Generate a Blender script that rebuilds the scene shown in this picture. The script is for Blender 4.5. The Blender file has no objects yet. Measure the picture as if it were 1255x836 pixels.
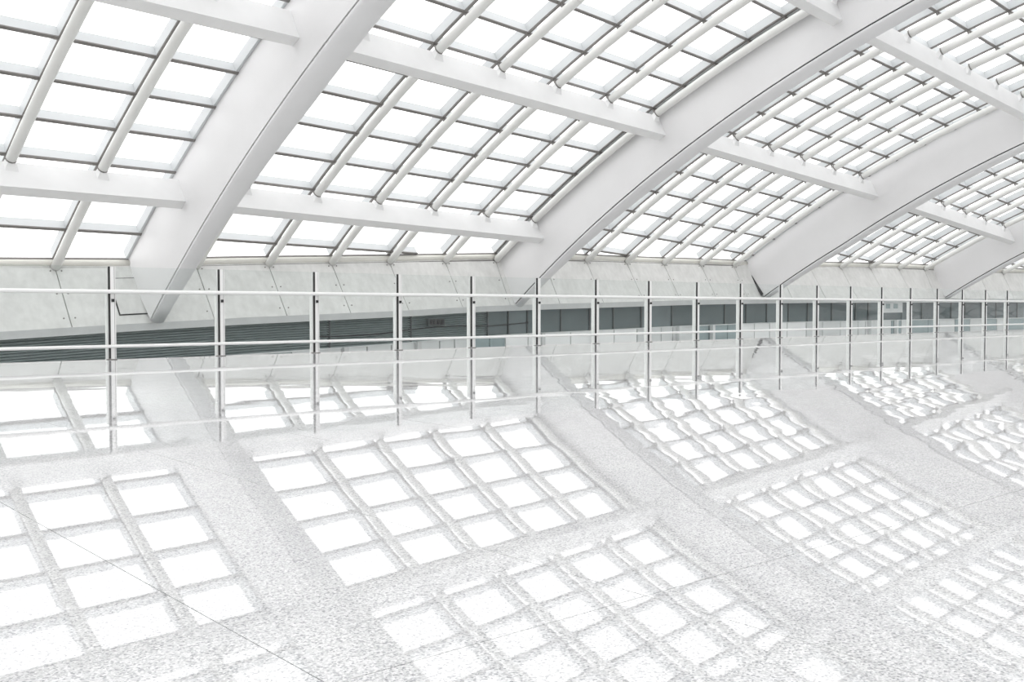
import bpy, math, random
from mathutils import Vector, Matrix
random.seed(7)
D2R = math.pi / 180
scene = bpy.context.scene
COL = scene.collection

# ------------------------------------------------------------------ camera, world, exposure
HC = 0.85                                   # eye height over the polished floor
cam_d = bpy.data.cameras.new('camera'); cam = bpy.data.objects.new('camera', cam_d); COL.objects.link(cam)
cam_d.sensor_width = 36.0; cam_d.lens = 35.0; cam_d.clip_end = 1000; cam_d.clip_start = .05
cam.location = (0, 0, HC)
cam.rotation_euler = ((90 - 1.878) * D2R, 0, (45.06 - 90) * D2R)
scene.camera = cam

SKY = 2.2
world = bpy.data.worlds.new('overcast_sky'); scene.world = world; world.use_nodes = True
bgn = world.node_tree.nodes['Background']
bgn.inputs['Color'].default_value = (1.0, 1.0, 1.0, 1); bgn.inputs['Strength'].default_value = SKY
scene.view_settings.view_transform = 'Standard'; scene.view_settings.look = 'None'
scene.view_settings.gamma = 1; scene.view_settings.use_curve_mapping = False
scene.view_settings.exposure = 0.0
scene.cycles.transparent_max_bounces = 16

# ------------------------------------------------------------------ materials
def new_mat(name):
    m = bpy.data.materials.new(name); m.use_nodes = True
    nt = m.node_tree; b = nt.nodes['Principled BSDF']
    return m, nt, b
def paint(name, c, rough=.5, var=.03, scale=1.5, spec=.3, metal=0, bump=0):
    m, nt, b = new_mat(name)
    tc = nt.nodes.new('ShaderNodeTexCoord'); nz = nt.nodes.new('ShaderNodeTexNoise')
    nz.inputs['Scale'].default_value = scale; nz.inputs['Detail'].default_value = 5
    nt.links.new(tc.outputs['Object'], nz.inputs['Vector'])
    r = nt.nodes.new('ShaderNodeValToRGB')
    r.color_ramp.elements[0].position = .3; r.color_ramp.elements[1].position = .7
    r.color_ramp.elements[0].color = tuple(x * (1 - var) for x in c) + (1,)
    r.color_ramp.elements[1].color = tuple(min(1, x * (1 + var)) for x in c) + (1,)
    nt.links.new(nz.outputs['Fac'], r.inputs['Fac']); nt.links.new(r.outputs['Color'], b.inputs['Base Color'])
    b.inputs['Roughness'].default_value = rough; b.inputs['Specular IOR Level'].default_value = spec
    b.inputs['Metallic'].default_value = metal
    if bump:
        bp = nt.nodes.new('ShaderNodeBump'); bp.inputs['Strength'].default_value = bump; bp.inputs['Distance'].default_value = .02
        nt.links.new(nz.outputs['Fac'], bp.inputs['Height']); nt.links.new(bp.outputs['Normal'], b.inputs['Normal'])
    return m
def glass(name, tint, ior=1.5):
    m = bpy.data.materials.new(name); m.use_nodes = True; nt = m.node_tree; nt.nodes.clear()
    o = nt.nodes.new('ShaderNodeOutputMaterial'); t = nt.nodes.new('ShaderNodeBsdfTransparent'); g = nt.nodes.new('ShaderNodeBsdfGlossy')
    mx = nt.nodes.new('ShaderNodeMixShader'); fr = nt.nodes.new('ShaderNodeFresnel'); ge = nt.nodes.new('ShaderNodeNewGeometry')
    fr.inputs['IOR'].default_value = ior; t.inputs['Color'].default_value = (*tint, 1); g.inputs['Roughness'].default_value = 0.0
    # same reflectance from either side of the thin sheet
    inv = nt.nodes.new('ShaderNodeMath'); inv.operation = 'SUBTRACT'; inv.inputs[0].default_value = 1
    nt.links.new(ge.outputs['Backfacing'], inv.inputs[1])
    mul = nt.nodes.new('ShaderNodeMath'); mul.operation = 'MULTIPLY'
    nt.links.new(fr.outputs[0], mul.inputs[0]); nt.links.new(inv.outputs[0], mul.inputs[1])
    nt.links.new(mul.outputs[0], mx.inputs[0]); nt.links.new(t.outputs[0], mx.inputs[1]); nt.links.new(g.outputs[0], mx.inputs[2])
    nt.links.new(mx.outputs[0], o.inputs['Surface'])
    return m
M = {}
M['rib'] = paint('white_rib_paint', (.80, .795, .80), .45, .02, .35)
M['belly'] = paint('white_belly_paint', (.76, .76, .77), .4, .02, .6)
M['beam'] = paint('white_beam_paint', (.84, .84, .84), .5, .025, .8)
M['tube'] = paint('white_tube_paint', (.82, .82, .80), .4, .02, 1.)
M['fin'] = paint('pale_grey_fin', (.635, .655, .665), .4, .02, 1.)
M['flange'] = paint('grey_cap_strip', (.22, .21, .20), .5, .08, 3.)
M['vent'] = paint('dark_vent_grey', (.10, .11, .11), .6, .1, 2.)
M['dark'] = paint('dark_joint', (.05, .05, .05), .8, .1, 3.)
M['gutter'] = paint('cream_gutter', (.72, .71, .66), .5, .04, 1.)
M['lip'] = paint('grey_ledge', (.55, .56, .56), .7, .05, 1.2)
M['louvre'] = paint('dark_teal_louvre', (.37, .43, .43), .5, .10, 2.)
M['tealglass'] = paint('dark_teal_glazing', (.075, .105, .108), .2, .2, .4, spec=.5)
M['tealglass2'] = paint('mid_teal_glazing', (.12, .155, .16), .2, .2, .4, spec=.5)
M['palepanel'] = paint('pale_panel', (.66, .68, .68), .45, .04, .8)
M['whitepanel'] = paint('white_panel', (.86, .87, .87), .4, .02, .8)
M['tealpanel'] = paint('teal_panel', (.30, .37, .38), .3, .06, .8)
M['steel'] = paint('satin_steel', (.76, .76, .75), .3, .02, 6., spec=.5, metal=.15)
M['black'] = paint('black_gasket', (.03, .03, .03), .5, .1, 6.)
M['pane'] = glass('clear_roof_glass', (.975, .975, .975))
M['railglass'] = glass('clear_rail_glass', (.955, .97, .966))
M['lower'] = paint('lower_floor_stone', (.42, .42, .41), .4, .05, .5)
M['rear'] = paint('white_hall_wall', (.74, .74, .74), .6, .03, .3)

def concrete():
    m, nt, b = new_mat('pale_concrete')
    tc = nt.nodes.new('ShaderNodeTexCoord')
    n1 = nt.nodes.new('ShaderNodeTexNoise'); n1.inputs['Scale'].default_value = .7; n1.inputs['Detail'].default_value = 8; n1.inputs['Roughness'].default_value = .65
    n2 = nt.nodes.new('ShaderNodeTexNoise'); n2.inputs['Scale'].default_value = 1.; n2.inputs['Detail'].default_value = 4
    mp = nt.nodes.new('ShaderNodeMapping'); mp.inputs['Scale'].default_value = (3., 3., .35)
    nt.links.new(tc.outputs['Object'], n1.inputs['Vector']); nt.links.new(tc.outputs['Object'], mp.inputs['Vector']); nt.links.new(mp.outputs[0], n2.inputs['Vector'])
    ad = nt.nodes.new('ShaderNodeMath'); ad.operation = 'MULTIPLY_ADD'; ad.inputs[1].default_value = .5
    hl = nt.nodes.new('ShaderNodeMath'); hl.operation = 'MULTIPLY'; hl.inputs[1].default_value = .5
    nt.links.new(n2.outputs['Fac'], hl.inputs[0]); nt.links.new(n1.outputs['Fac'], ad.inputs[0]); nt.links.new(hl.outputs[0], ad.inputs[2])
    r = nt.nodes.new('ShaderNodeValToRGB'); e = r.color_ramp.elements
    e[0].position = .32; e[1].position = .68; e[0].color = (.63, .63, .615, 1); e[1].color = (.78, .78, .765, 1)
    nt.links.new(ad.outputs[0], r.inputs['Fac']); nt.links.new(r.outputs['Color'], b.inputs['Base Color'])
    b.inputs['Roughness'].default_value = .8; b.inputs['Specular IOR Level'].default_value = .2
    return m
M['concrete'] = concrete()

def granite():
    m, nt, b = new_mat('polished_speckled_granite')
    tc = nt.nodes.new('ShaderNodeTexCoord'); L = nt.links.new
    # mineral grains, about 6 to 15 mm
    v = nt.nodes.new('ShaderNodeTexVoronoi'); v.inputs['Scale'].default_value = 170; v.feature = 'F1'
    n = nt.nodes.new('ShaderNodeTexNoise'); n.inputs['Scale'].default_value = 120; n.inputs['Detail'].default_value = 4; n.inputs['Roughness'].default_value = .7
    big = nt.nodes.new('ShaderNodeTexNoise'); big.inputs['Scale'].default_value = 2.2; big.inputs['Detail'].default_value = 3
    for q in (v, n, big): L(tc.outputs['Object'], q.inputs['Vector'])
    sep = nt.nodes.new('ShaderNodeSeparateColor'); L(v.outputs['Color'], sep.inputs[0])
    r1 = nt.nodes.new('ShaderNodeValToRGB'); e = r1.color_ramp.elements
    e[0].position = 0; e[0].color = (.34, .345, .35, 1); e[1].position = 1; e[1].color = (.80, .80, .80, 1)
    a = r1.color_ramp.elements.new(.14); a.color = (.45, .455, .46, 1)
    c = r1.color_ramp.elements.new(.3); c.color = (.58, .58, .58, 1)
    L(sep.outputs[0], r1.inputs['Fac'])
    r2 = nt.nodes.new('ShaderNodeValToRGB'); e = r2.color_ramp.elements
    e[0].position = .38; e[0].color = (.74, .75, .76, 1); e[1].position = .56; e[1].color = (1, 1, 1, 1)
    L(n.outputs['Fac'], r2.inputs['Fac'])
    r3 = nt.nodes.new('ShaderNodeValToRGB'); e = r3.color_ramp.elements
    e[0].position = .3; e[0].color = (.92, .92, .93, 1); e[1].position = .7; e[1].color = (1.0, 1.0, 1.0, 1)
    L(big.outputs['Fac'], r3.inputs['Fac'])
    def mult(x, y):
        k = nt.nodes.new('ShaderNodeMix'); k.data_type = 'RGBA'; k.blend_type = 'MULTIPLY'; k.inputs[0].default_value = 1
        L(x, k.inputs[6]); L(y, k.inputs[7]); return k.outputs[2]
    L(mult(mult(r1.outputs[0], r2.outputs[0]), r3.outputs[0]), b.inputs['Base Color'])
    b.inputs['Roughness'].default_value = .018; b.inputs['IOR'].default_value = 1.62
    # the polish is not dead flat: very shallow waves, stronger towards the far end of the hall
    w = nt.nodes.new('ShaderNodeTexNoise'); w.inputs['Scale'].default_value = 1.25; w.inputs['Detail'].default_value = 1.0
    L(tc.outputs['Object'], w.inputs['Vector'])
    sx = nt.nodes.new('ShaderNodeSeparateXYZ'); L(tc.outputs['Object'], sx.inputs[0])
    mr = nt.nodes.new('ShaderNodeMapRange'); mr.inputs['From Min'].default_value = 1.5; mr.inputs['From Max'].default_value = 8
    mr.inputs['To Min'].default_value = .18; mr.inputs['To Max'].default_value = 1
    L(sx.outputs[0], mr.inputs['Value'])
    hm = nt.nodes.new('ShaderNodeMath'); hm.operation = 'MULTIPLY'; L(w.outputs['Fac'], hm.inputs[0]); L(mr.outputs[0], hm.inputs[1])
    bp = nt.nodes.new('ShaderNodeBump'); bp.inputs['Strength'].default_value = 1; bp.inputs['Distance'].default_value = .0015
    L(hm.outputs[0], bp.inputs['Height']); L(bp.outputs['Normal'], b.inputs['Normal'])
    return m
M['granite'] = granite()

# ------------------------------------------------------------------ helpers
def props(o, label=None, cat=None, group=None, kind=None):
    if label: o['label'] = label
    if cat: o['category'] = cat
    if group: o['group'] = group
    if kind: o['kind'] = kind
    return o
def empty(name, loc):
    o = bpy.data.objects.new(name, None); COL.objects.link(o); o.location = loc; o.empty_display_size = .5
    return o
class MB:
    def __init__(s): s.v = []; s.f = []
    def loft(s, st, caps=True):
        m = len(st[0]); b = len(s.v)
        for q in st: s.v += [tuple(p) for p in q]
        for i in range(len(st) - 1):
            for j in range(m):
                k = (j + 1) % m
                s.f.append((b + i * m + j, b + i * m + k, b + (i + 1) * m + k, b + (i + 1) * m + j))
        if caps:
            s.f.append(tuple(b + j for j in range(m))[::-1]); e = b + (len(st) - 1) * m
            s.f.append(tuple(e + j for j in range(m)))
        return s
    def quad8(s, lo, hi):                    # lo, hi: matching 4-point faces
        return s.loft([lo, hi])
    def box(s, c0, c1):
        x0, y0, z0 = c0; x1, y1, z1 = c1
        return s.loft([[(x0, y0, z0), (x1, y0, z0), (x1, y1, z0), (x0, y1, z0)], [(x0, y0, z1), (x1, y0, z1), (x1, y1, z1), (x0, y1, z1)]])
    def tube(s, pts, r, n=12, r2=None):
        pts = [Vector(p) for p in pts]; st = []
        for i, p in enumerate(pts):
            t = (pts[min(i + 1, len(pts) - 1)] - pts[max(i - 1, 0)]).normalized()
            a = t.cross(Vector((0, 0, 1)))
            a = a.normalized() if a.length > 1e-4 else Vector((1, 0, 0)); c = a.cross(t).normalized()
            rr = r if r2 is None else r + (r2 - r) * i / (len(pts) - 1)
            st.append([p + a * rr * math.cos(2 * math.pi * j / n) + c * rr * math.sin(2 * math.pi * j / n) for j in range(n)])
        return s.loft(st)
    def build(s, name, mat, parent=None, smooth=False, auto=None):
        import bmesh
        me = bpy.data.meshes.new(name); me.from_pydata(s.v, [], s.f); me.update()
        bm = bmesh.new(); bm.from_mesh(me); bmesh.ops.recalc_face_normals(bm, faces=bm.faces); bm.to_mesh(me); bm.free()
        o = bpy.data.objects.new(name, me); COL.objects.link(o)
        me.materials.append(M[mat])
        if smooth:
            for p in me.polygons: p.use_smooth = len(p.vertices) == 4
        if parent is not None: attach(o, parent)
        return o
def attach(o, parent):
    o.parent = parent; o.matrix_parent_inverse = parent_world(parent).inverted()
def parent_world(o):
    m = Matrix.LocRotScale(o.location, o.rotation_euler, o.scale)
    if o.parent: m = parent_world(o.parent) @ o.matrix_parent_inverse @ m
    return m
def lerp(x, tab):
    xs, ys = tab
    if x <= xs[0]: return ys[0] + (x - xs[0]) * (ys[1] - ys[0]) / (xs[1] - xs[0])
    if x >= xs[-1]: return ys[-1] + (x - xs[-1]) * (ys[-1] - ys[-2]) / (xs[-1] - xs[-2])
    for i in range(len(xs) - 1):
        if x <= xs[i + 1]: return ys[i] + (ys[i + 1] - ys[i]) * (x - xs[i]) / (xs[i + 1] - xs[i])

# ------------------------------------------------------------------ shape of the hall (metres)
# X runs along the hall, Y towards the glazed side, ribs stand in planes of constant X
X0, SP = 25.0, 28.75                          # first visible rib, rib spacing
XS = lambda s: X0 + SP * s
KS = [-2, -1, 0, 1, 2, 3, 4, 5, 6]
NE = (KS, [-6.22, -6.22, -6.22, -3.24, -4.11, -4.2, -4.2, -4.2, -4.2])          # glazing arc: centre Y, centre Z, radius
ZE = (KS, [-78.26, -75.66, -74.26, -75.93, -77.91, -81.18, -84.58, -88.38, -92.38])
RE = 100.0
NU = (KS, [-12.3, -12.3, -12.3, -8.18, -9.19, -9.32, -9.32, -9.32, -9.32])       # underside arc of the ribs
ZU = (KS, [-78.89, -76.29, -74.89, -77.41, -79.64, -82.43, -85.83, -89.63, -93.63])
RU = 100.0
RING = ([-2, -1, 0, 1, 2, 3, 4, 5, 6], [43, 45.65, 48.0, 45.8, 45.45, 43.8, 42.2, 40.8, 39.5])
GUT = ([-2, -1, -.5, -.24, 0, .336, .65, .97, 1.25, 1.58, 1.83, 2, 2.43, 2.78, 3.32, 3.59, 4, 5], [62, 66, 67.3, 67.6, 67.8, 66.1, 64.55, 62.9, 61.6, 60.4, 59.4, 58.8, 55.9, 53.4, 50, 47.9, 44.7, 37])
ZWB = ([-2, -1, -.265, -.12, .22, .4, .615, .84, 1.17, 1.45, 1.62, 1.85, 2.23, 2.88, 3.27, 4], [-1.6, -1.3, -.32, -.12, .31, .48, .68, .97, 1.23, 1.43, 1.55, 1.66, 1.8, 1.9, 1.95, 2.0])
LEAN = ([-2, 0, .33, .66, .85, 1, 1.2, 1.5, 1.8, 2, 2.2, 2.5, 2.8, 3, 3.3, 4], [.7, .7, .66, .64, .56, .46, .53, .58, .56, .49, .55, .60, .50, .39, .44, .45])
def P(s, arc, off=0.0):
    a = arc / RE; r = RE + off
    return Vector((XS(s), lerp(s, NE) + r * math.sin(a), lerp(s, ZE) + r * math.cos(a)))
def nrm(arc):
    a = arc / RE; return Vector((0, math.sin(a), math.cos(a)))
def tng(arc):                                 # down-slope, towards the gutter
    a = arc / RE; return Vector((0, math.cos(a), -math.sin(a)))
def wall_top(s): return P(s, lerp(s, GUT), -.25)
def wall_bot(s):
    t = wall_top(s); z = lerp(s, ZWB)
    return Vector((t.x, t.y - lerp(s, LEAN) * (t.z - z), z))

# ------------------------------------------------------------------ floor (frame turned 4.12 degrees with the railing)
RA = -4.12 * D2R; CR, SR = math.cos(RA), math.sin(RA)
def rf(x, y, z): return Vector((x * CR - y * SR, x * SR + y * CR, z))
YR = 16.80                                    # railing line
flo = MB()
def rbox(mb, c0, c1):
    x0, y0, z0 = c0; x1, y1, z1 = c1
    return mb.loft([[rf(x0, y0, z0), rf(x1, y0, z0), rf(x1, y1, z0), rf(x0, y1, z0)], [rf(x0, y0, z1), rf(x1, y0, z1), rf(x1, y1, z1), rf(x0, y1, z1)]])
rbox(flo, (-70, -60, -.6), (175, YR + .10, -.012))
floor = flo.build('floor', 'dark'); props(floor, 'polished speckled pale granite floor mirroring the skylights', kind='structure')
JX, JY, SX, SY, GAP = 1.14, 1.95, 1.067, 4.98, .0016
y_lines = [JY + SY * j for j in (-1, 0, 1, 2)] + [YR + .10]
x_lines = [JX + SX * i for i in range(-5, 43)]
def slab(x0, x1, y0, y1):
    mb = MB(); rbox(mb, (x0 + GAP, y0 + GAP, -.03), (x1 - GAP, y1 - GAP, 0)); mb.build('slab', 'granite', floor)
for i in range(len(x_lines) - 1):
    for j in range(len(y_lines) - 1): slab(x_lines[i], x_lines[i + 1], y_lines[j], y_lines[j + 1])
slab(-70, x_lines[0], -60, YR + .1); slab(x_lines[-1], 175, -60, YR + .1); slab(x_lines[0], x_lines[-1], -60, y_lines[0])

# lower level behind the railing
lf = MB(); rbox(lf, (-70, YR + .2, -5.4), (175, 75, -5.0)); props(lf.build('floor_lower', 'lower'), 'stone floor of the lower level behind the railing', kind='structure')

# ------------------------------------------------------------------ far wall: leaning concrete panels, ledge, dark band, lower facade
FR = {-1: [.09, .243, .395, .548, .70, .853], 0: [.14, .308, .472, .637, .811, .985], 1: [.147, .30, .457, .611, .774, .93],
      2: [.14, .30, .46, .62, .78, .94], 3: [.14, .30, .46, .62, .78, .94]}
RIBW = 1.42 / SP
joints = sorted(k + f for k in FR for f in FR[k])
wall = MB()
ss = [-1.2 + .1 * i for i in range(57)]
wall.loft([[wall_top(s) + Vector((0, .35, .1)), wall_bot(s) + Vector((0, .35, .12)), wall_bot(s) + Vector((0, 1.2, .12)), wall_top(s) + Vector((0, 1.2, .1))] for s in ss])
wall_far = wall.build('wall_far', 'dark'); props(wall_far, 'leaning pale concrete panel wall below the skylights', kind='structure')
gj = .028 / SP
edges = [-1.2] + joints + [4.4]
for a, b in zip(edges[:-1], edges[1:]):
    st = []
    nsub = max(2, int((b - a) / .08) + 1)
    for i in range(nsub):
        s = a + gj + (b - a - 2 * gj) * i / (nsub - 1)
        t, w = wall_top(s), wall_bot(s)
        nn = Vector((0, (t - w).z, -(t - w).y)).normalized()
        st.append([t, w, w + nn * .32, t + nn * .32])
    MB().loft(st).build('wall_panel', 'concrete', wall_far)
# bolts beside the joints
for s in joints:
    if s > 2: continue
    mb = MB()
    for q in (.12, .48, .86):
        for d in (-.3, .3):
            s2 = s + d / SP; t, w = wall_top(s2), wall_bot(s2); c = t.lerp(w, q)
            nn = Vector((0, -(t - w).z, (t - w).y)).normalized()
            mb.tube([c - nn * .02, c + nn * .03], .045, 8)
    o = mb.build('bolts', 'flange', wall_far); o['kind'] = 'stuff'
# ledge
edges2 = [-1.2 + .28 * i for i in range(21)]
for a, b in zip(edges2[:-1], edges2[1:]):
    st = []
    for i in range(4):
        s = a + (b - a) * i / 3; w = wall_bot(s)
        st.append([w + Vector((0, -.02, 0)), w + Vector((0, -.02, -.42)), w + Vector((0, 1.6, -.42)), w + Vector((0, 1.6, 0))])
    MB().loft(st).build('ledge', 'lip', wall_far)
# dark band: louvres on the near half, dark glazing beyond
wl = MB()
wl.loft([[wall_bot(s) + Vector((0, 1.0, -.42)), Vector((XS(s), wall_bot(s).y + 1.0, -5)), Vector((XS(s), wall_bot(s).y + 1.6, -5)), wall_bot(s) + Vector((0, 1.6, -.42))] for s in ss])
wall_low = wl.build('wall_lower', 'dark'); props(wall_low, 'lower facade under the ledge with dark louvres and pale panels', kind='structure')
HB = 1.83
def band(s, dy, dz):
    w = wall_bot(s); return Vector((XS(s), w.y + dy, w.z - .42 - dz))
def strip(a, b, dy0, dy1, z0, z1, name, mat, absz=None, n=3):
    st = []
    for i in range(n):
        s = a + (b - a) * i / (n - 1)
        p0, p1 = band(s, dy0, z0), band(s, dy0, z1); p2, p3 = band(s, dy1, z1), band(s, dy1, z0)
        if absz is not None: p1.z = p2.z = absz
        st.append([p0, p1, p2, p3])
    return MB().loft(st).build(name, mat, wall_low)
lv = [-1.0, -.62, -.3, -.06, .16, .43, .66, .92]
for a, b in zip(lv[:-1], lv[1:]):
    mb = MB(); ns = 12
    for j in range(ns):
        st = []
        for i in range(4):
            s = a + .002 + (b - a - .004) * i / 3; z = HB * j / ns
            st.append([band(s, .62, z + .10), band(s, .65, z + .13), band(s, .95, z + .02), band(s, .95, z - .01)])
        mb.loft(st)
    o = mb.build('louvre_slats', 'louvre', wall_low); o['kind'] = 'stuff'
    strip(b - .0015, b + .0015, .58, .96, 0.03, HB, 'louvre_post', 'vent', n=2)
dg = [.922, 1.0, 1.06, 1.17, 1.27, 1.36, 1.47, 1.60, 1.70, 1.84, 1.95, 2.05, 2.15, 2.24, 2.36, 2.48, 2.55, 2.62, 2.75, 2.88, 2.98, 3.08, 3.17, 3.28, 3.38, 3.44, 3.52, 3.7, 3.9, 4.2]
for i, (a, b) in enumerate(zip(dg[:-1], dg[1:])):
    if abs(a - 2.62) < .001:                  # railing-glass reflection built as pale panel with two grey patches, over a dark strip
        o = strip(a + .003, b - .003, .55, .95, -.1, 1.05, 'reflection_panel', 'palepanel', n=2)
        for c in (.3, .65):
            s = a + (b - a) * c
            mb = MB().loft([[band(q, .52, .12), band(q, .52, .62), band(q, .56, .62), band(q, .56, .12)] for q in (s - .012, s + .012)])
            mb.build('reflection_patch', 'tealpanel', o)
        strip(a + .003, b - .003, .7, .95, 1.05, HB, 'dark_pane', 'tealglass', n=2)
        continue
    strip(a + .0015, b - .0015, .7, .95, .0, HB - .02, 'dark_pane', 'tealglass' if i % 5 != 1 else 'tealglass2')
    strip(b - .0015, b + .0015, .6, .96, .0, HB, 'dark_mullion', 'vent', n=2)
# pale sill and panels below
strip(-1.0, 4.2, .45, .98, HB - .02, HB + .06, 'sill', 'palepanel', n=40)
lp = [-.9, -.5, -.2, .1, .33, .40, .46, .53, .60, .675, .75, .80, .85, .865, .925, .985, 1.06, 1.10, 1.2, 1.28, 1.36, 1.45, 1.55, 1.60, 1.69, 1.76, 1.85, 1.92, 1.99, 2.06, 2.14, 2.23, 2.31, 2.40, 2.49, 2.53, 2.62, 2.68, 2.74, 2.80, 2.92, 3.0, 3.1, 3.2, 3.3, 3.38, 3.45, 3.6, 3.8, 4.1]
def lower_mat(s):
    if s < .3: return 'louvre'
    if .86 < s < .99: return 'tealpanel'
    if .99 < s < 1.44: return 'whitepanel'
    if 1.68 < s < 1.93: return 'tealpanel'
    if 1.93 < s < 2.23: return 'whitepanel'
    if 2.62 < s < 2.95 and (int(s * 50) % 2): return 'tealpanel'
    if s > 2.95: return 'tealpanel' if int(s * 10) % 2 else 'palepanel'
    return 'palepanel'
for a, b in zip(lp[:-1], lp[1:]):
    strip(a + .0018, b - .0018, .55, .95, HB + .06, HB + 1, 'facade_panel', lower_mat((a + b) / 2), absz=-4.98)
for s in (.465, .675, 1.10, 1.28, 1.62, 1.77, 2.55, 2.70):
    mb = MB(); c = band(s, .35, HB); mb.box((c.x - .18, c.y - .15, -5), (c.x + .18, c.y + .18, c.z)); mb.build('facade_post', 'palepanel' if s > 1.5 else 'lip', wall_low)
# vent box and sagging cable on the louvres
c = band(.735, .45, .55)
vb = empty('vent_box', (c.x, c.y, c.z - .25))
MB().box((c.x - .75, c.y - .1, c.z - .25), (c.x + .75, c.y + .12, c.z + .25)).build('housing', 'vent', vb)
for j in range(4): MB().box((c.x - .62 + .33 * j, c.y - .14, c.z - .16), (c.x - .38 + .33 * j, c.y - .1, c.z + .16)).build('grille', 'dark', vb)
props(vb, 'small dark vent box mounted on the louvre band under the ledge', 'vent box')
cb = MB(); cb.tube([band(.40 + .66 * i / 40, .5, 1.02 + .10 * math.sin(i / 40 * math.pi * 3) - .05 * i / 40) for i in range(41)], .04, 6)
props(cb.build('cable', 'dark', None, True), 'dark cable sagging along the louvre band below the ledge', 'cable')

# ------------------------------------------------------------------ arched ribs
TIP = {0: (53.69, .26), 1: (53.55, 1.22), 2: (49.34, 2.0), 3: (44.0, 2.1)}
TOP = {0: (56.77, 3.40), 1: (56.15, 4.53), 2: (51.64, 5.11), 3: (46.15, 5.13)}
def rib_sections(k):
    zu, ze, nu, ne = lerp(k, ZU), lerp(k, ZE), lerp(k, NU), lerp(k, NE)
    if k in TIP: T, G = TIP[k], TOP[k]
    else:
        g = wall_top(k); b = wall_bot(k); T, G = (b.y, b.z + .1), (g.y, g.z)
    au = math.atan2(T[0] - nu, T[1] - zu); du = math.hypot(T[0] - nu, T[1] - zu) - RU
    ae = math.atan2(G[0] - ne, G[1] - ze); de = math.hypot(G[0] - ne, G[1] - ze) - RE
    N = 44; out = []
    for i in range(N + 1):
        t = i / N; q = max(0, 1 - t * 6)
        a1 = au + (.08 - au) * t; a2 = ae + (.04 - ae) * t
        u = Vector((0, nu + (RU + du * q) * math.sin(a1), zu + (RU + du * q) * math.cos(a1)))
        e = Vector((0, ne + (RE + de * q) * math.sin(a2), ze + (RE + de * q) * math.cos(a2)))
        nn = (e - u).normalized()
        w = .80 + .62 * min(1, t / .27)        # the rib narrows towards its foot
        out.append((u, e + nn * .75 * min(1, i / 2), Vector((0, math.sin(a1), math.cos(a1))), w))
    return out
def rib_meshes(k):
    X = XS(k); sec = rib_sections(k)
    web = MB(); gap = MB(); bel = MB()
    sx = lambda v, dx: Vector((X + dx, v.y, v.z))
    web.loft([[sx(u, 0), sx(e, 0), sx(e, W), sx(u, W)] for u, e, n, W in sec])
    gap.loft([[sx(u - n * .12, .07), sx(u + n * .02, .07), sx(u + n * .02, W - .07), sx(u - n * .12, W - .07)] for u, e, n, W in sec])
    prof = [(0, 0.0)] + [(.5 - .5 * math.cos(math.pi * j / 10), -.26 * math.sin(math.pi * j / 10) ** .8) for j in range(1, 10)] + [(1, 0.0)]
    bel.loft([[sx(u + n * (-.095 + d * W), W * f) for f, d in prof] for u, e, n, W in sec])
    return web, gap, bel
RL = {0: 'large white arched rib at left with its foot tip above the railing', 1: 'long white arched rib sweeping up across the middle of the roof',
      2: 'third white arched rib from the left, rising to the right edge', 3: 'farthest white arched rib at the right edge, smallest of the ribs'}
for k in range(4):
    web, gap, bel = rib_meshes(k)
    r = empty('roof_rib', (XS(k) + .75, TIP[k][0], TIP[k][1]))
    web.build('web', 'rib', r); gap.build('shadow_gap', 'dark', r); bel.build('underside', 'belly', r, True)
    # bearing plates where the foot meets the concrete
    t = Vector((XS(k), TIP[k][0], TIP[k][1])); g = Vector((XS(k), TOP[k][0], TOP[k][1])); d = (t - g).normalized()
    if k == 0:
        props(r, RL[k], 'rib', 'arched ribs of the roof'); continue
    pl = MB()
    o1 = Vector((0, -.0, -.0)); side = Vector((0, -d.z, d.y))
    a, b = g + d * .3, t
    b = a.lerp(t, {1: .36, 2: .95, 3: .8}[k])
    ox = Vector((-.10, 0, 0))
    pl.loft([[a + ox + side * .15, b + ox + side * .15, b + ox - side * .10, a + ox - side * .16],
             [a + side * .15, b + side * .15, b - side * .10, a - side * .16]])
    pl.build('foot_joint', 'dark', r)
    props(r, RL[k], 'rib', 'arched ribs of the roof')

# access hatch on the wall beside the first rib
def on_wall(s, q, out=.04):
    t, w = wall_top(s), wall_bot(s); nn = Vector((0, -(t - w).z, (t - w).y)).normalized()
    return t.lerp(w, q) + nn * out
ha = empty('access_hatch', on_wall(-.03, .9))
sa, sb = -.052, .02
MB().loft([[on_wall(sa, .25, -.02), on_wall(sb, .25, -.02), on_wall(sb, .86, -.02), on_wall(sa, .86, -.02)], [on_wall(sa, .25), on_wall(sb, .25), on_wall(sb, .86), on_wall(sa, .86)]]).build('hatch_frame', 'dark', ha)
e1 = .0022
MB().loft([[on_wall(sa + e1, .265, 0), on_wall(sb, .265, 0), on_wall(sb, .845, 0), on_wall(sa + e1, .845, 0)], [on_wall(sa + e1, .265, .07), on_wall(sb, .265, .07), on_wall(sb, .845, .07), on_wall(sa + e1, .845, .07)]]).build('hatch_lid', 'concrete', ha)
props(ha, 'flush access hatch outlined on the concrete wall behind the left rib foot', 'hatch')

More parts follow.
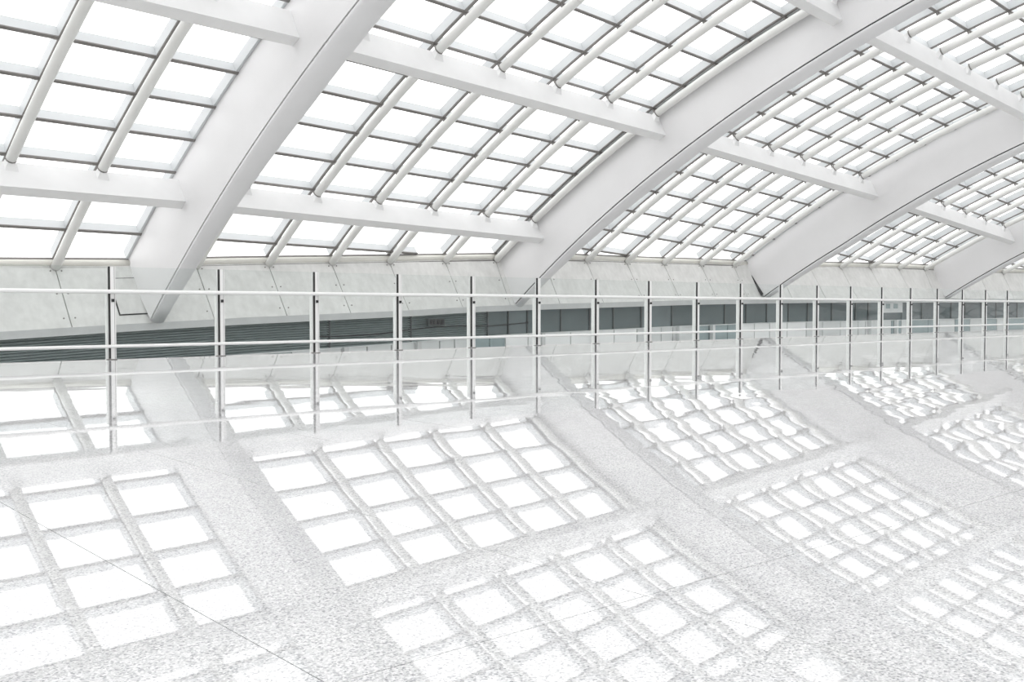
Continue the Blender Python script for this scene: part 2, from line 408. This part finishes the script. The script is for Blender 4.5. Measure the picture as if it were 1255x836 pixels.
# ------------------------------------------------------------------ cross beams between the ribs
def beam_mesh(k, dj, s0=None, s1=None):
    s0 = k + RIBW - .01 if s0 is None else s0; s1 = k + 1 + .004 if s1 is None else s1
    st = []
    for s in (s0, s1):
        a = lerp(s, RING) + dj; c = P(s, a, -2.0); up = nrm(a); dn = tng(a)
        st.append([c, c - dn * .62, c - dn * .62 + up * 1.5, c + up * 1.5])
    return MB().loft(st)
DJ = {'A': 0, 'B': 12.9, 'C': -13.55, 'D': -27.1}
BEAMS = [(-1, 'A', 'white box beam in the top left corner, ending on the left rib'), (-1, 'B', 'lower white box beam entering at the left edge above the railing'),
         (0, 'A', 'upper white box beam between the left rib and the middle rib'), (0, 'B', 'lower white box beam just above the gutter, left of the middle rib'),
         (0, 'C', 'white box beam stub at the top edge meeting the middle rib'), (1, 'A', 'lower white box beam between the middle rib and the third rib'),
         (1, 'C', 'upper white box beam reaching the right edge, over the third rib'), (2, 'A', 'short white box beam between the third rib and the farthest rib')]
for k, d, lab in BEAMS:
    s0 = -.72 if k == -1 else None
    o = beam_mesh(k, DJ[d], s0).build('cross_beam', 'beam')
    props(o, lab, 'beam', 'cross beams of the roof')

# ------------------------------------------------------------------ skylight bays
SL = {-1: 'glazed skylight bay at the far left, before the first rib', 0: 'wide glazed skylight bay between the left rib and the middle rib',
      1: 'glazed skylight bay between the middle rib and the third rib', 2: 'glazed skylight bay between the third and the farthest rib', 3: 'glazed skylight sliver at the right edge beyond the farthest rib'}
ROW = 2.60; FINH = .55
ARC_MIN = 9.0
def bay(k):
    s0 = -.72 if k == -1 else k + RIBW * .9
    s1 = k + 1 if k < 3 else 3.9
    cols = [k + f for f in FR[k] if s0 + .02 < k + f < s1 - .005]
    mid = (s0 + s1) / 2
    root = empty('skylight_bay', P(mid, lerp(mid, GUT)))
    props(root, SL[k], 'skylight', 'skylight bays of the roof')
    edges = [s0] + cols + [s1]
    rows = list(range(-16, 10))
    arc_r = lambda s, j: lerp(s, RING) - .72 + ROW * j
    gut = lambda s: lerp(s, GUT) - .15
    ang = (.11 / 2) / SP
    clamps = MB()
    # transoms
    for j in rows:
        pts = []
        sub = []
        for a, b in zip(edges[:-1], edges[1:]): sub += [a + (b - a) * i / 4 for i in range(4)]
        sub.append(edges[-1])
        for s in sub:
            a = arc_r(s, j)
            if ARC_MIN - 3 < a < gut(s) - .05: pts.append((s, a))
            elif pts: break
        if len(pts) < 2 or min(p[1] for p in pts) < ARC_MIN - 2: continue
        st = []; st2 = []
        for s, a in pts:
            t = tng(a)
            st.append([P(s, a, 0) - t * .05, P(s, a, 0) + t * .05, P(s, a, FINH) + t * .05, P(s, a, FINH) - t * .05])
            st2.append([P(s, a, -.07) - t * .085, P(s, a, -.07) + t * .085, P(s, a, 0) + t * .085, P(s, a, 0) - t * .085])
        tr = MB().loft(st).build('transom', 'fin', root)
        MB().loft(st2).build('cap_strip', 'flange', tr)
        for s in cols:
            a = arc_r(s, j)
            if ARC_MIN < a < gut(s) - .1:
                t = tng(a); e = .28 / SP
                clamps.loft([[P(s - e, a, -.10) - t * .05, P(s - e, a, -.10) + t * .05, P(s - e, a, -.02) + t * .05, P(s - e, a, -.02) - t * .05],
                             [P(s + e, a, -.10) - t * .05, P(s + e, a, -.10) + t * .05, P(s + e, a, -.02) + t * .05, P(s + e, a, -.02) - t * .05]])
                w = .05 / SP
                clamps.loft([[P(s - w, a, -.5) - t * .05, P(s + w, a, -.5) - t * .05, P(s + w, a, -.5) + t * .05, P(s - w, a, -.5) + t * .05],
                             [P(s - w, a, -.02) - t * .05, P(s + w, a, -.02) - t * .05, P(s + w, a, -.02) + t * .05, P(s - w, a, -.02) + t * .05]])
    o = clamps.build('clamps', 'flange', root); o['kind'] = 'stuff'
    # mullions and the tubes that carry them
    for s in cols:
        gs = gut(s); N = 22; st = []; st2 = []; w2 = .085 / SP
        for i in range(N + 1):
            a = gs + (ARC_MIN - gs) * i / N
            st.append([P(s - ang, a, 0), P(s + ang, a, 0), P(s + ang, a, FINH), P(s - ang, a, FINH)])
            st2.append([P(s - w2, a, -.07), P(s + w2, a, -.07), P(s + w2, a, 0), P(s - w2, a, 0)])
        mu = MB().loft(st).build('mullion', 'fin', root)
        MB().loft(st2).build('cap_strip', 'flange', mu)
        # tube segments stop short of the beams
        rings = sorted([lerp(s, RING) + d for n_, d in DJ.items() if (k, n_) in BK or n_ in 'CD'])
        stops = [r for r in rings if ARC_MIN < r < gs]
        lo = ARC_MIN
        for r in stops + [None]:
            hi = gs + .1 if r is None else r - .62 - .30
            n = max(3, int((hi - lo) / 2))
            if hi - lo > .5:
                tb = MB().tube([P(s, lo + (hi - lo) * i / n, -.55) for i in range(n + 1)], .25, 12).build('support_tube', 'tube', root, True)
                if r is not None:
                    c0 = P(s, hi + .0, -.55); c1 = P(s, hi + .42, -.95); x = Vector((.13, 0, 0)); u = nrm(hi)
                    MB().loft([[c0 - x - u * .12, c0 + x - u * .12, c0 + x + u * .16, c0 - x + u * .16],
                               [c1 - x * 3 - u * .25, c1 + x * 3 - u * .25, c1 + x * 3 + u * .3, c1 - x * 3 + u * .3]]).build('bracket', 'beam', tb)
                    MB().tube([P(s, hi - .02, -.55), P(s, hi + .05, -.55)], .262, 12).build('end_ring', 'flange', tb)
            if r is not None: lo = r + .02
    # panes
    for a, b in zip(edges[:-1], edges[1:]):
        p = (.06 / SP)
        sa, sb = a + p, b - p
        for j in rows:
            c = []
            ok = True
            for s in (sa, sb):
                lo, hi = arc_r(s, j - 1) + .05, arc_r(s, j) - .05
                g = gut(s) + .02
                if lo < ARC_MIN: ok = False
                c.append((min(lo, g), min(hi, g)))
            if not ok or (c[0][1] - c[0][0] < .02 and c[1][1] - c[1][0] < .02): continue
            (l0, h0), (l1, h1) = c
            MB().loft([[P(sa, l0, FINH - .06), P(sb, l1, FINH - .06), P(sb, h1, FINH - .06), P(sa, h0, FINH - .06)],
                       [P(sa, l0, FINH - .02), P(sb, l1, FINH - .02), P(sb, h1, FINH - .02), P(sa, h0, FINH - .02)]]).build('pane', 'pane', root)
    # side frame between glazing and rib, added to tone down the bright rib edge
    st = []; e0, e1 = s1 - .16 / SP, s1 - .02 / SP
    for i in range(23):
        a = gut(s1) + (ARC_MIN - gut(s1)) * i / 22
        st.append([P(e0, a, -.02), P(e1, a, -.02), P(e1, a, FINH), P(e0, a, FINH)])
    MB().loft(st).build('added_side_frame', 'fin', root)
    # eaves frame under the lowest panes
    N = 24; st = []; st2 = []; st3 = []
    for i in range(N + 1):
        s = s0 + (s1 - s0) * i / N; a = lerp(s, GUT)
        c = P(s, a - .02, -.05); st.append([c + nrm(a) * .12 - tng(a) * .12, c + nrm(a) * .12 + tng(a) * .12, c - nrm(a) * .02 + tng(a) * .12, c - nrm(a) * .02 - tng(a) * .12])
        st2.append(P(s, a + .02, -.22))
        c = P(s, a + .12, -.47); st3.append([c + Vector((0, -.12, .03)), c + Vector((0, .25, .03)), c + Vector((0, .25, -.05)), c + Vector((0, -.12, -.05))])
    MB().loft(st).build('eaves_frame', 'flange', root)
    MB().tube(st2, .21, 12).build('gutter_pipe', 'gutter', root, True)
    MB().loft(st3).build('flashing', 'flange', root)
BK = {(k, d) for k, d, _ in BEAMS}
for k in (-1, 0, 1, 2, 3): bay(k)

# ------------------------------------------------------------------ rest of the hall roof and walls, outside the picture
rest = MB()
for k in (-1, 4, 5):
    for mbx in rib_meshes(k):
        b = len(rest.v); rest.v += mbx.v; rest.f += [tuple(i + b for i in f) for f in mbx.f]
for k in range(-1, 4):
    for d in 'CD':
        if (k, d) not in BK:
            mbx = beam_mesh(k, DJ[d]); b = len(rest.v); rest.v += mbx.v; rest.f += [tuple(i + b for i in f) for f in mbx.f]
def bar(s_list, arc_list, w, h):
    st = []
    for s, a in zip(s_list, arc_list):
        if abs(s_list[0] - s_list[-1]) < 1e-6:
            e = w / 2 / SP; st.append([P(s - e, a, 0), P(s + e, a, 0), P(s + e, a, h), P(s - e, a, h)])
        else:
            t = tng(a); st.append([P(s, a, 0) - t * w / 2, P(s, a, 0) + t * w / 2, P(s, a, h) + t * w / 2, P(s, a, h) - t * w / 2])
    rest.loft(st)
for i in range(0, 42):                        # rear half of the vault, and the bays beyond both ends of the picture
    s = -1.6 + i * .17
    top = lerp(s, GUT) if s < -.73 or s > 3.92 else ARC_MIN - .1
    bar([s] * 21, [top - (top + 58) * j / 20 for j in range(21)], .5 if i % 6 else 1.8, .6 if i % 6 else 2.2)
for j in range(26):
    a = ARC_MIN - 2.6 * j - .2
    bar([-1.6 + .35 * i for i in range(21)], [a] * 21, .35 if j % 5 else 1.4, .5)
for j in range(22):
    a = ARC_MIN + 2.6 * j
    for r0, r1 in ((-1.6, -.73), (3.92, 5.4)):
        if a < min(lerp(r0, GUT), lerp(r1, GUT)): bar([r0, r1], [a, a], .35 if j % 5 else 1.4, .5)
props(rest.build('ceiling_rear', 'rib'), 'white framed vault over the rear of the hall', kind='structure')
wr = MB()
wr.box((-75, -61, -.5), (178, -60, 6.5)); wr.box((-76, -61, -.5), (-75, 70, 12)); wr.box((177, -61, -5), (178, 70, 12))
props(wr.build('wall_rear', 'rear'), 'white wall enclosing the rear of the hall', kind='structure')

# ------------------------------------------------------------------ glass railing
rail = empty('glass_railing', rf(24, YR, 0))
props(rail, 'frameless glass railing with steel posts and two tube rails along the floor edge', 'railing')
PX0, PS = 5.74, 1.906
npost = range(-5, 27)
for j in npost:
    x = PX0 + PS * j
    p = MB()
    rbox(p, (x - .012, YR - .035, 0), (x + .052, YR - .012, 1.54))
    po = p.build('post', 'steel', rail)
    b = MB(); rbox(b, (x - .038, YR - .038, .02), (x - .012, YR + .010, 1.54)); b.build('gasket', 'black', po)
    b = MB(); rbox(b, (x - .048, YR - .004, 0), (x - .038, YR + .02, 1.54)); rbox(b, (x - .056, YR + .012, 0), (x + .06, YR + .10, 1.08)); b.build('back_plate', 'steel', po)
    b = MB(); rbox(b, (x + .052, YR - .024, 0), (x + .062, YR - .012, 1.54)); b.build('seam', 'flange', po)
    b = MB(); rbox(b, (x + .062, YR - .03, 0), (x + .078, YR - .008, 1.54)); b.build('edge_strip', 'steel', po)
    b = MB(); rbox(b, (x + .005, YR - .075, .955), (x + .04, YR - .035, 1.005)); b.build('clamp', 'black', po)
    b = MB(); b.tube([rf(x + .02, YR - .035, 1.10), rf(x + .02, YR - .10, 1.115)], .012, 8); b.tube([rf(x + .02, YR - .035, .225), rf(x + .02, YR - .10, .225)], .012, 8); b.build('rail_bracket', 'steel', po)
    b = MB(); rbox(b, (x - .06, YR - .05, 0), (x + .085, YR + .05, .012)); b.build('base_plate', 'flange', po)
    g = MB(); rbox(g, (x + .085, YR - .006, .025), (x + PS - .055, YR + .006, 1.54)); g.build('glass_panel', 'railglass', rail)
xs = (PX0 + PS * npost[0] - .3, PX0 + PS * (npost[-1] + 1))
MB().tube([rf(xs[0] + (xs[1] - xs[0]) * i / 20, YR - .11, 1.125) for i in range(21)], .034, 16).build('handrail', 'steel', rail, True)
MB().tube([rf(xs[0] + (xs[1] - xs[0]) * i / 20, YR - .11, .225) for i in range(21)], .027, 16).build('lower_rail', 'steel', rail, True)
